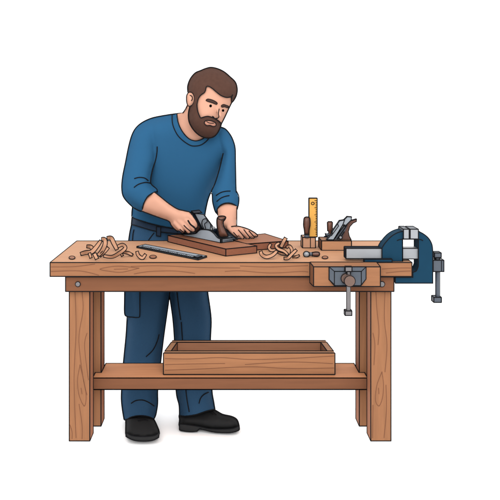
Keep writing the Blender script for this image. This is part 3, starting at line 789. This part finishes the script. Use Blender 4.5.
# nose
bd.limb([(217.4, 108, .483, 1.6), (219, 112.4, .469, 1.8), (219.4, 115.6, .467, 2.1)], 'skin')
bd.limb([(203, 118, .59, 9), (200, 128, .64, 9), (196, 138, .72, 11)], 'skin')
bd.fuse(.0042, 'skin', 2)
bv = bd.bvh()
bd.draw(bv, [(182.6, 113), (184.6, 110.4), (187.4, 105.6)], .65, .6)
bd.draw(bv, [(231.8, 102.7), (228.8, 108.8), (224.9, 117.2), (221.6, 123.7)], .55, .62)
bd.draw(bv, ear + [ear[0]], .5, .55, smooth=False)
bd.draw(bv, [(189.8, 95.2), (192, 96.4), (192.4, 99), (191.2, 100.8)], .49, .5)
bd.draw(bv, [(219.1, 109.2), (218.4, 114), (218.9, 116.4), (217.7, 118.2), (216, 118.4)], .46, .55)
bd.draw(bv, [(212.5, 116.2), (214.2, 117.4)], .46, .5)
bd.draw(bv, [(155.2, 192.5), (161.4, 197.4), (169.4, 203.8), (177.4, 208.8), (183.8, 210.5), (189.4, 211.8)], .48, .6)
bd.draw(bv, [(189.4, 211.8), (192.4, 215.4), (195.8, 220), (197.8, 224.2), (197.5, 227.2), (195.2, 228.2), (191.6, 225.4), (188, 220.6)], .43, .58)
bd.draw(bv, [(195, 228.6), (195.2, 230.8), (192.8, 232.2), (190.6, 231.2), (187, 228.4), (183.8, 225.2)], .43, .58)
bd.draw(bv, [(191, 232), (189.8, 233.4), (187.4, 233.4), (184, 232.2), (182, 231.2), (180, 229.4)], .43, .58)
bd.draw(bv, [(184, 233), (181, 232.8), (178, 231.6), (174.4, 229), (171.2, 225.4), (168.6, 221.2), (159.8, 217.9), (150.2, 214.4), (142.4, 211.4)], .47, .6)
bd.draw(bv, [(188, 220.4), (190.6, 224.4), (194.6, 227.4)], .42, .9, lift=.001)
bd.draw(bv, [(236.9, 207.2), (236.9, 216), (236.8, 225.4)], .48, .6)
bd.draw(bv, [(217.2, 209.6), (217.6, 215.2)], .5, .6)
bd.draw(bv, [(231.4, 226.5), (236.8, 226), (242.2, 227), (248.2, 229), (254.2, 232.2), (257.5, 235), (257.2, 236.6), (254.6, 236.8), (251.4, 233.6), (248.8, 230.6)], .44, .58)
bd.draw(bv, [(254.6, 236.8), (254, 238), (251.2, 238.3), (247.4, 234.2), (243.8, 229.4)], .44, .55)
bd.draw(bv, [(249.8, 237.2), (249.2, 238.6), (247, 239), (244.4, 237), (241.4, 233.4), (238.2, 229.6)], .43, .55)
bd.draw(bv, [(244, 237.8), (243.2, 239.3), (240.4, 238.7), (236.4, 237.6), (233, 235.4), (230, 232.6), (227, 230), (225, 228.6)], .42, .58)
bd.draw(bv, [(233.4, 232.2), (235.4, 234.4), (237.4, 236.8)], .42, .5)
bd.build('body', person)

# face
fbv = bv
def fdepth(lift):
    def fn(x, y):
        ray = (P(x, y, 0) - CAM).normalized(); hit = fbv.ray_cast(CAM, ray)[0]
        return (hit.y if hit is not None else .48) - lift
    return fn
for (x, y, r) in ((210.6, 105.9, 1.35), (223.1, 110.5, 1.25)):
    m = MB(); pl = [(x + r * math.cos(q), y + r * 1.08 * math.sin(q)) for q in np.linspace(0, 2 * math.pi, 18)[:-1]]
    m.inflate(pl, fdepth(.001), .004, 1.3, 'eye', grid=.6, step=.5); m.build('eye', person)
for pl in ([(205.9, 100.4), (208, 98.9), (213.2, 100.2), (217.2, 102.8), (216.4, 104.5), (212.5, 103), (208, 101.6)], [(221.3, 105.6), (223.6, 104.4), (226.4, 105.2), (228.8, 106.3), (228, 108.1), (224.8, 107), (222, 107.2)]):
    m = MB(); q = cr(pl, 4, True); m.inflate(q, fdepth(.001), .005, 1.4, 'brow', grid=.7, step=.6)
    b2 = m.bvh(); m.draw(b2, q + [q[0]], .54, .35, smooth=False); m.build('eyebrow', person)

# hair and beard
hairline = [(231.9, 96.8), (226.8, 97.5), (221.6, 95.8), (217, 92.5), (212.5, 88.6), (208.8, 86.4), (206.4, 86.8), (205.4, 90.6), (204, 92.9), (200.8, 95.1), (198.2, 99), (196.9, 104.9)]
hair_out = cr([(231.8, 102.7), (234, 100.3), (236.6, 95.1), (237.3, 88.6), (235.4, 82), (230.1, 76.7), (224.3, 71.8), (217.7, 68.6), (211.2, 67.3), (206, 68.3), (200.5, 70.5), (195, 73), (190.2, 78.8), (187.6, 86), (187.8, 92.3)], 4)
hf = hair_out + [(191, 92.2), (193, 92.8), (194.4, 96), (194.5, 100.2), (193, 104.6), (190, 107)] + [(196, 108)] + cr(hairline[::-1], 4) + [(232.6, 95.4)]
hm = MB(); hm.inflate(hf, lambda x, y: dH(x, y), .10, 24, 'hair', profile=head_sil, dh=.007, grid=1.4)
hb = hm.bvh(); hm.draw(hb, hair_out, .55, .65, smooth=False); hm.draw(hb, hairline, .48, .6)
hm.draw(hb, [(232.8, 94.8), (231.9, 97), (231.8, 102.7)], .54, .6); hm.build('hair', person)
beard_in = [(196.9, 103), (197.2, 108), (198, 112), (199.6, 116), (200.8, 117.8), (204.4, 116.8), (208, 116.3), (212.5, 117.4), (215.4, 118.8), (218.6, 120.8), (221.6, 123.6)]
beard_out = [(221.6, 123.6), (220.3, 127.7), (217.7, 132.9), (213.8, 136.8), (208, 138.2), (201.5, 136.6), (195.6, 132.3), (191.1, 126.4), (188.7, 120.6), (188.3, 113.4), (189.6, 107)]
bf = cr(beard_in, 4) + cr(beard_out, 4)[1:] + [(193, 104.4)]
be = MB(); be.inflate(bf, dH, .10, 24, 'hair', profile=head_sil, dh=.010, grid=1.3)
bb = be.bvh(); be.draw(bb, [(196.9, 104.2)] + beard_in[1:], .47, .6); be.draw(bb, beard_out, .55, .62); be.build('beard', person)
lipp = cr([(204.3, 123.2), (205.4, 121), (208, 120.5), (212.5, 121.2), (215.8, 123.2), (216, 125.6), (213.4, 126.5), (209.9, 125.4), (206.7, 125.5)], 4, True)
fbv = bb
m = MB(); m.inflate(lipp, fdepth(.001), .005, 2, 'lip', grid=.8, step=.7)
lb = m.bvh(); m.draw(lb, lipp + [lipp[0]], .53, .5, smooth=False); m.draw(lb, [(206.4, 121.4), (209.3, 122.9), (213.8, 123.3)], .53, .42); m.build('lips', person)

# trousers
hips = cr([(132.3, 216), (131.4, 224.3), (129.8, 232), (128, 245), (125, 280), (124.4, 292)], 3)
legL = cr([(132.3, 214), (131.4, 224.3), (129.6, 233), (128, 245), (125.6, 275), (126, 300), (127, 317), (126, 335), (123.4, 362), (121.8, 385), (121.3, 398.8), (122.4, 410), (123.9, 419)], 3) + cr([(123.9, 419), (125.6, 420.2), (131.8, 417.2), (140.2, 416), (148.6, 417), (153.9, 419.3)], 3)[1:] + cr([(153.9, 419.3), (156, 414.2), (157.7, 403), (157.8, 389), (160.5, 364), (164, 335), (168.4, 304), (170, 292), (174, 250), (178, 214)], 3)[1:]
legR = cr([(160, 214), (164, 260), (170, 292), (170.6, 303), (173, 321), (174.6, 345), (176, 390), (179, 405), (179.4, 415.6)], 3) + cr([(179.4, 415.6), (185, 416.4), (195.5, 415), (204.5, 412), (210.5, 410.4), (215, 409.3)], 3)[1:] + cr([(215, 409.3), (213.8, 402), (212, 390), (210.8, 360), (210.6, 339), (211.2, 318), (207.8, 292), (207, 260), (206, 240), (204, 214)], 3)[1:]
tr = MB()
plL = [q for q in legL if q[1] < 415.5]; _i = max(range(len(plL)), key=lambda k: (math.dist(plL[k], plL[(k + 1) % len(plL)]) if plL[k][1] > 380 else 0))
plL = plL[:_i + 1] + [(124, 450), (156, 450)] + plL[_i + 1:]
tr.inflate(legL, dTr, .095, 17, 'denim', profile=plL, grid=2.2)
plR = [q for q in legR if q[1] < 409.2]; _i = max(range(len(plR)), key=lambda k: (math.dist(plR[k], plR[(k + 1) % len(plR)]) if plR[k][1] > 380 else 0))
plR = plR[:_i + 1] + [(179.4, 416), (179.6, 450), (216, 450), (214.8, 409)] + plR[_i + 1:]
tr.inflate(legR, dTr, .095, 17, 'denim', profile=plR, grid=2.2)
flap = cr([(124.6, 286), (124.4, 300), (124.4, 313), (126.5, 316.4), (132, 317.2), (138.6, 317.4), (139.8, 314), (139.8, 300), (140, 286)], 3)
def dflap(x, y): return dTr(x, y) - .035 - .03 * min(1, (x - 124) / 16)
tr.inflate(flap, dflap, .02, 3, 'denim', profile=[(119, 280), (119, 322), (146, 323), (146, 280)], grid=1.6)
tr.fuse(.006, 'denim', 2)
tb = tr.bvh()
tr.draw(tb, [(132.3, 217), (131.4, 224.3), (129.6, 233), (128, 245), (126, 262)], .78, .62)
tr.draw(tb, [(127, 317), (126, 335), (123.4, 362), (121.8, 385), (121.3, 398.8), (122.4, 410), (123.9, 419)], .6, .62)
tr.draw(tb, flap, .6, .58, smooth=False)
tr.draw(tb, [(123.9, 419), (125.6, 420), (131.8, 416.9), (140.2, 415.6), (148.6, 416.7), (153.9, 419.1)], .5, .62)
tr.draw(tb, [(153.9, 419.1), (156, 414.2), (157.7, 403), (157.8, 389), (160.5, 364), (164, 335), (168.4, 304), (170, 290)], .58, .62)
tr.draw(tb, [(169.6, 297), (170.6, 303), (173, 321), (174.6, 345), (176, 390), (179, 405), (179.4, 415.6)], .58, .62)
tr.draw(tb, [(179.4, 415.6), (185, 416.2), (195.5, 414.8), (204.5, 411.8), (210.5, 410.2), (215, 409.2)], .5, .62)
tr.draw(tb, [(215, 409.2), (213.8, 402), (212, 390), (210.8, 360), (210.6, 339), (211.2, 318), (207.8, 292), (207, 280)], .58, .62)
for L in ([(133.9, 229.6), (132.9, 234), (132.3, 242)], [(154.2, 232.8), (151.6, 236), (148, 241)], [(176.4, 288), (178.4, 305), (180.6, 320)], [(181.2, 322), (182.4, 340), (185.8, 390), (189.2, 412)],
          [(159.2, 334.4), (157.4, 341), (153, 350), (146, 356.8)], [(131.1, 403.4), (136, 400.6), (143, 400.2), (149, 402.6), (154.2, 406)], [(199, 403.6), (200.6, 398.4), (204, 394.6), (208.8, 392.2)]):
    tr.draw(tb, L, .6, .58)
trs = tr.build('trousers', person)
# belt: a band round the hips, standing a little proud
beltp = cr([(131.9, 217.3), (143.8, 221), (155, 224.2), (171, 227.4), (190, 229), (203, 229)], 3) + cr([(204, 234.6), (190, 235), (175.8, 233.6), (155.8, 231.2), (143.8, 228), (131.2, 224.3)], 3)
hipsil = [(132.1, 214), (131.3, 224.3), (129.6, 233), (128, 250), (206, 250), (206, 232), (204, 214)]
m = MB(); m.inflate(beltp, dTr, .095, 17, 'belt', profile=resample(hipsil, 2), dh=.006, grid=1.5)
b3 = m.bvh(); m.draw(b3, [(131.2, 224.3), (143.8, 228), (155.8, 231.2), (175.8, 233.6), (190, 235)], .74, .58); m.draw(b3, [(131.9, 217.3), (131.2, 224.3)], .78, .6)
m.build('belt', person)
lp = [(156.4, 226.4), (160.6, 227), (160.6, 236.4), (156.4, 235.8)]
m = MB(); m.inflate(lp, dTr, .095, 17, 'belt', profile=resample(hipsil, 2), dh=.012, grid=1.2); b3 = m.bvh(); m.draw(b3, lp + [lp[0]], .72, .5, smooth=False); m.build('belt_loop', person)

# shoes
def shoe(outline, sole_line, top_pts, D, T, laces, extra=()):
    m = MB(); q = cr(outline, 4, True)
    m.inflate(q, D, T, 8, 'shoe', grid=1.3)
    b = m.bvh(); m.draw(b, q + [q[0]], .45, .6, smooth=False)
    for L in laces: m.draw(b, L, .42, .5)
    o = m.build('shoe', person)
    return o, b
oL = [(126, 419), (125.6, 426), (125.5, 431), (126, 434.6), (131, 438), (143, 439), (153, 438), (158.6, 435), (159.3, 431.5), (157, 425.4), (153.9, 419.3), (150, 415), (140.2, 412), (130, 415)]
dSh1 = lambda x, y: float(np.interp(y, [410, 420, 437], [.60, .49, .355]))
shoe(oL, None, None, dSh1, .07, ([(137.6, 417.6), (142.6, 416.6), (148, 417.4)], [(137.8, 420.8), (142.8, 419.4), (147.8, 420.2)]))
sL = [(125.5, 431.7), (131.8, 435.6), (143, 436.6), (154.2, 435.6), (159.3, 432.6), (158.8, 437.4), (152.8, 440.4), (143, 441.3), (133.2, 440.2), (126, 436.6)]
m = MB(); q = sL[:1] + cr(sL[:5], 4)[1:] + cr(sL[5:], 4); m.inflate(q, lambda x, y: .335, .05, 3, 'sole', profile=grow(q, 2), grid=1.0); b = m.bvh(); m.draw(b, q + [q[0]], .29, .55, smooth=False); m.build('shoe_sole', person)
oR = [(179.8, 414), (179.4, 420), (179.2, 426), (184, 427.5), (197, 428), (209, 430.4), (222, 431.4), (233, 431), (238.6, 428), (238.9, 424.6), (236.8, 419.3), (231.5, 416.3), (222.5, 414.2), (215, 410), (208, 408), (190, 408)]
dSh2 = lambda x, y: float(np.interp(x, [180, 240], [.50, .45]) + np.interp(y, [408, 413, 420, 427], [.09, .07, .02, 0]) * np.interp(x, [203, 232], [1, 0]))
shoe(oR, None, None, dSh2, .055, ([(209.4, 411.8), (213.4, 414.4)], [(212.2, 410.8), (216.4, 414.6)]))
sR = [(179.3, 423.8), (191, 425.3), (200, 426.8), (209, 428.7), (222.5, 429.2), (233, 428.4), (239.2, 425.6)], [(239.5, 428.4), (238.3, 430.6), (230, 432.7), (215, 432.2), (203.8, 429.8), (199.3, 429)], [(197, 431.3), (189.5, 431.7), (180.5, 430.5), (179.3, 429)]
q = cr(sR[0], 4) + cr(sR[1], 4) + cr(sR[2], 3)
m = MB(); m.inflate(q, lambda x, y: float(np.interp(x, [180, 240], [.50, .45])) - .005, .06, 2.6, 'sole', profile=grow(q, 2), grid=1.0); b = m.bvh(); m.draw(b, q + [q[0]], .4, .55, smooth=False); m.build('shoe_sole', person)

# ------------------------------------------------------------------ camera, light
cd = bpy.data.cameras.new('camera'); cam = bpy.data.objects.new('camera', cd); COL.objects.link(cam)
cam.location = CAM; cam.rotation_euler = (math.radians(90), 0, 0)
cd.sensor_width = 36; cd.sensor_fit = 'HORIZONTAL'; cd.lens = F / 500 * 36
cd.shift_x = (250 - VX) / 500; cd.shift_y = (VY - 250) / 500; cd.clip_end = 200
scene.camera = cam

w = bpy.data.worlds.new('World'); scene.world = w; w.use_nodes = True
w.node_tree.nodes['Background'].inputs[0].default_value = (1, 1, 1, 1)
w.node_tree.nodes['Background'].inputs[1].default_value = 1.0
ld = bpy.data.lights.new('softbox', 'AREA'); ld.shape = 'SQUARE'; ld.size = 4.5; ld.energy = 250
lo = bpy.data.objects.new('softbox', ld); COL.objects.link(lo); lo.location = (0.2, -5.4, 4.2)
lo.rotation_euler = (Vector((.1, .3, .8)) - lo.location).to_track_quat('-Z', 'Y').to_euler()
scene.cycles.sample_clamp_direct = .66
vs = scene.view_settings; vs.view_transform = 'Standard'; vs.look = 'None'; vs.exposure = 1.22; vs.gamma = 1
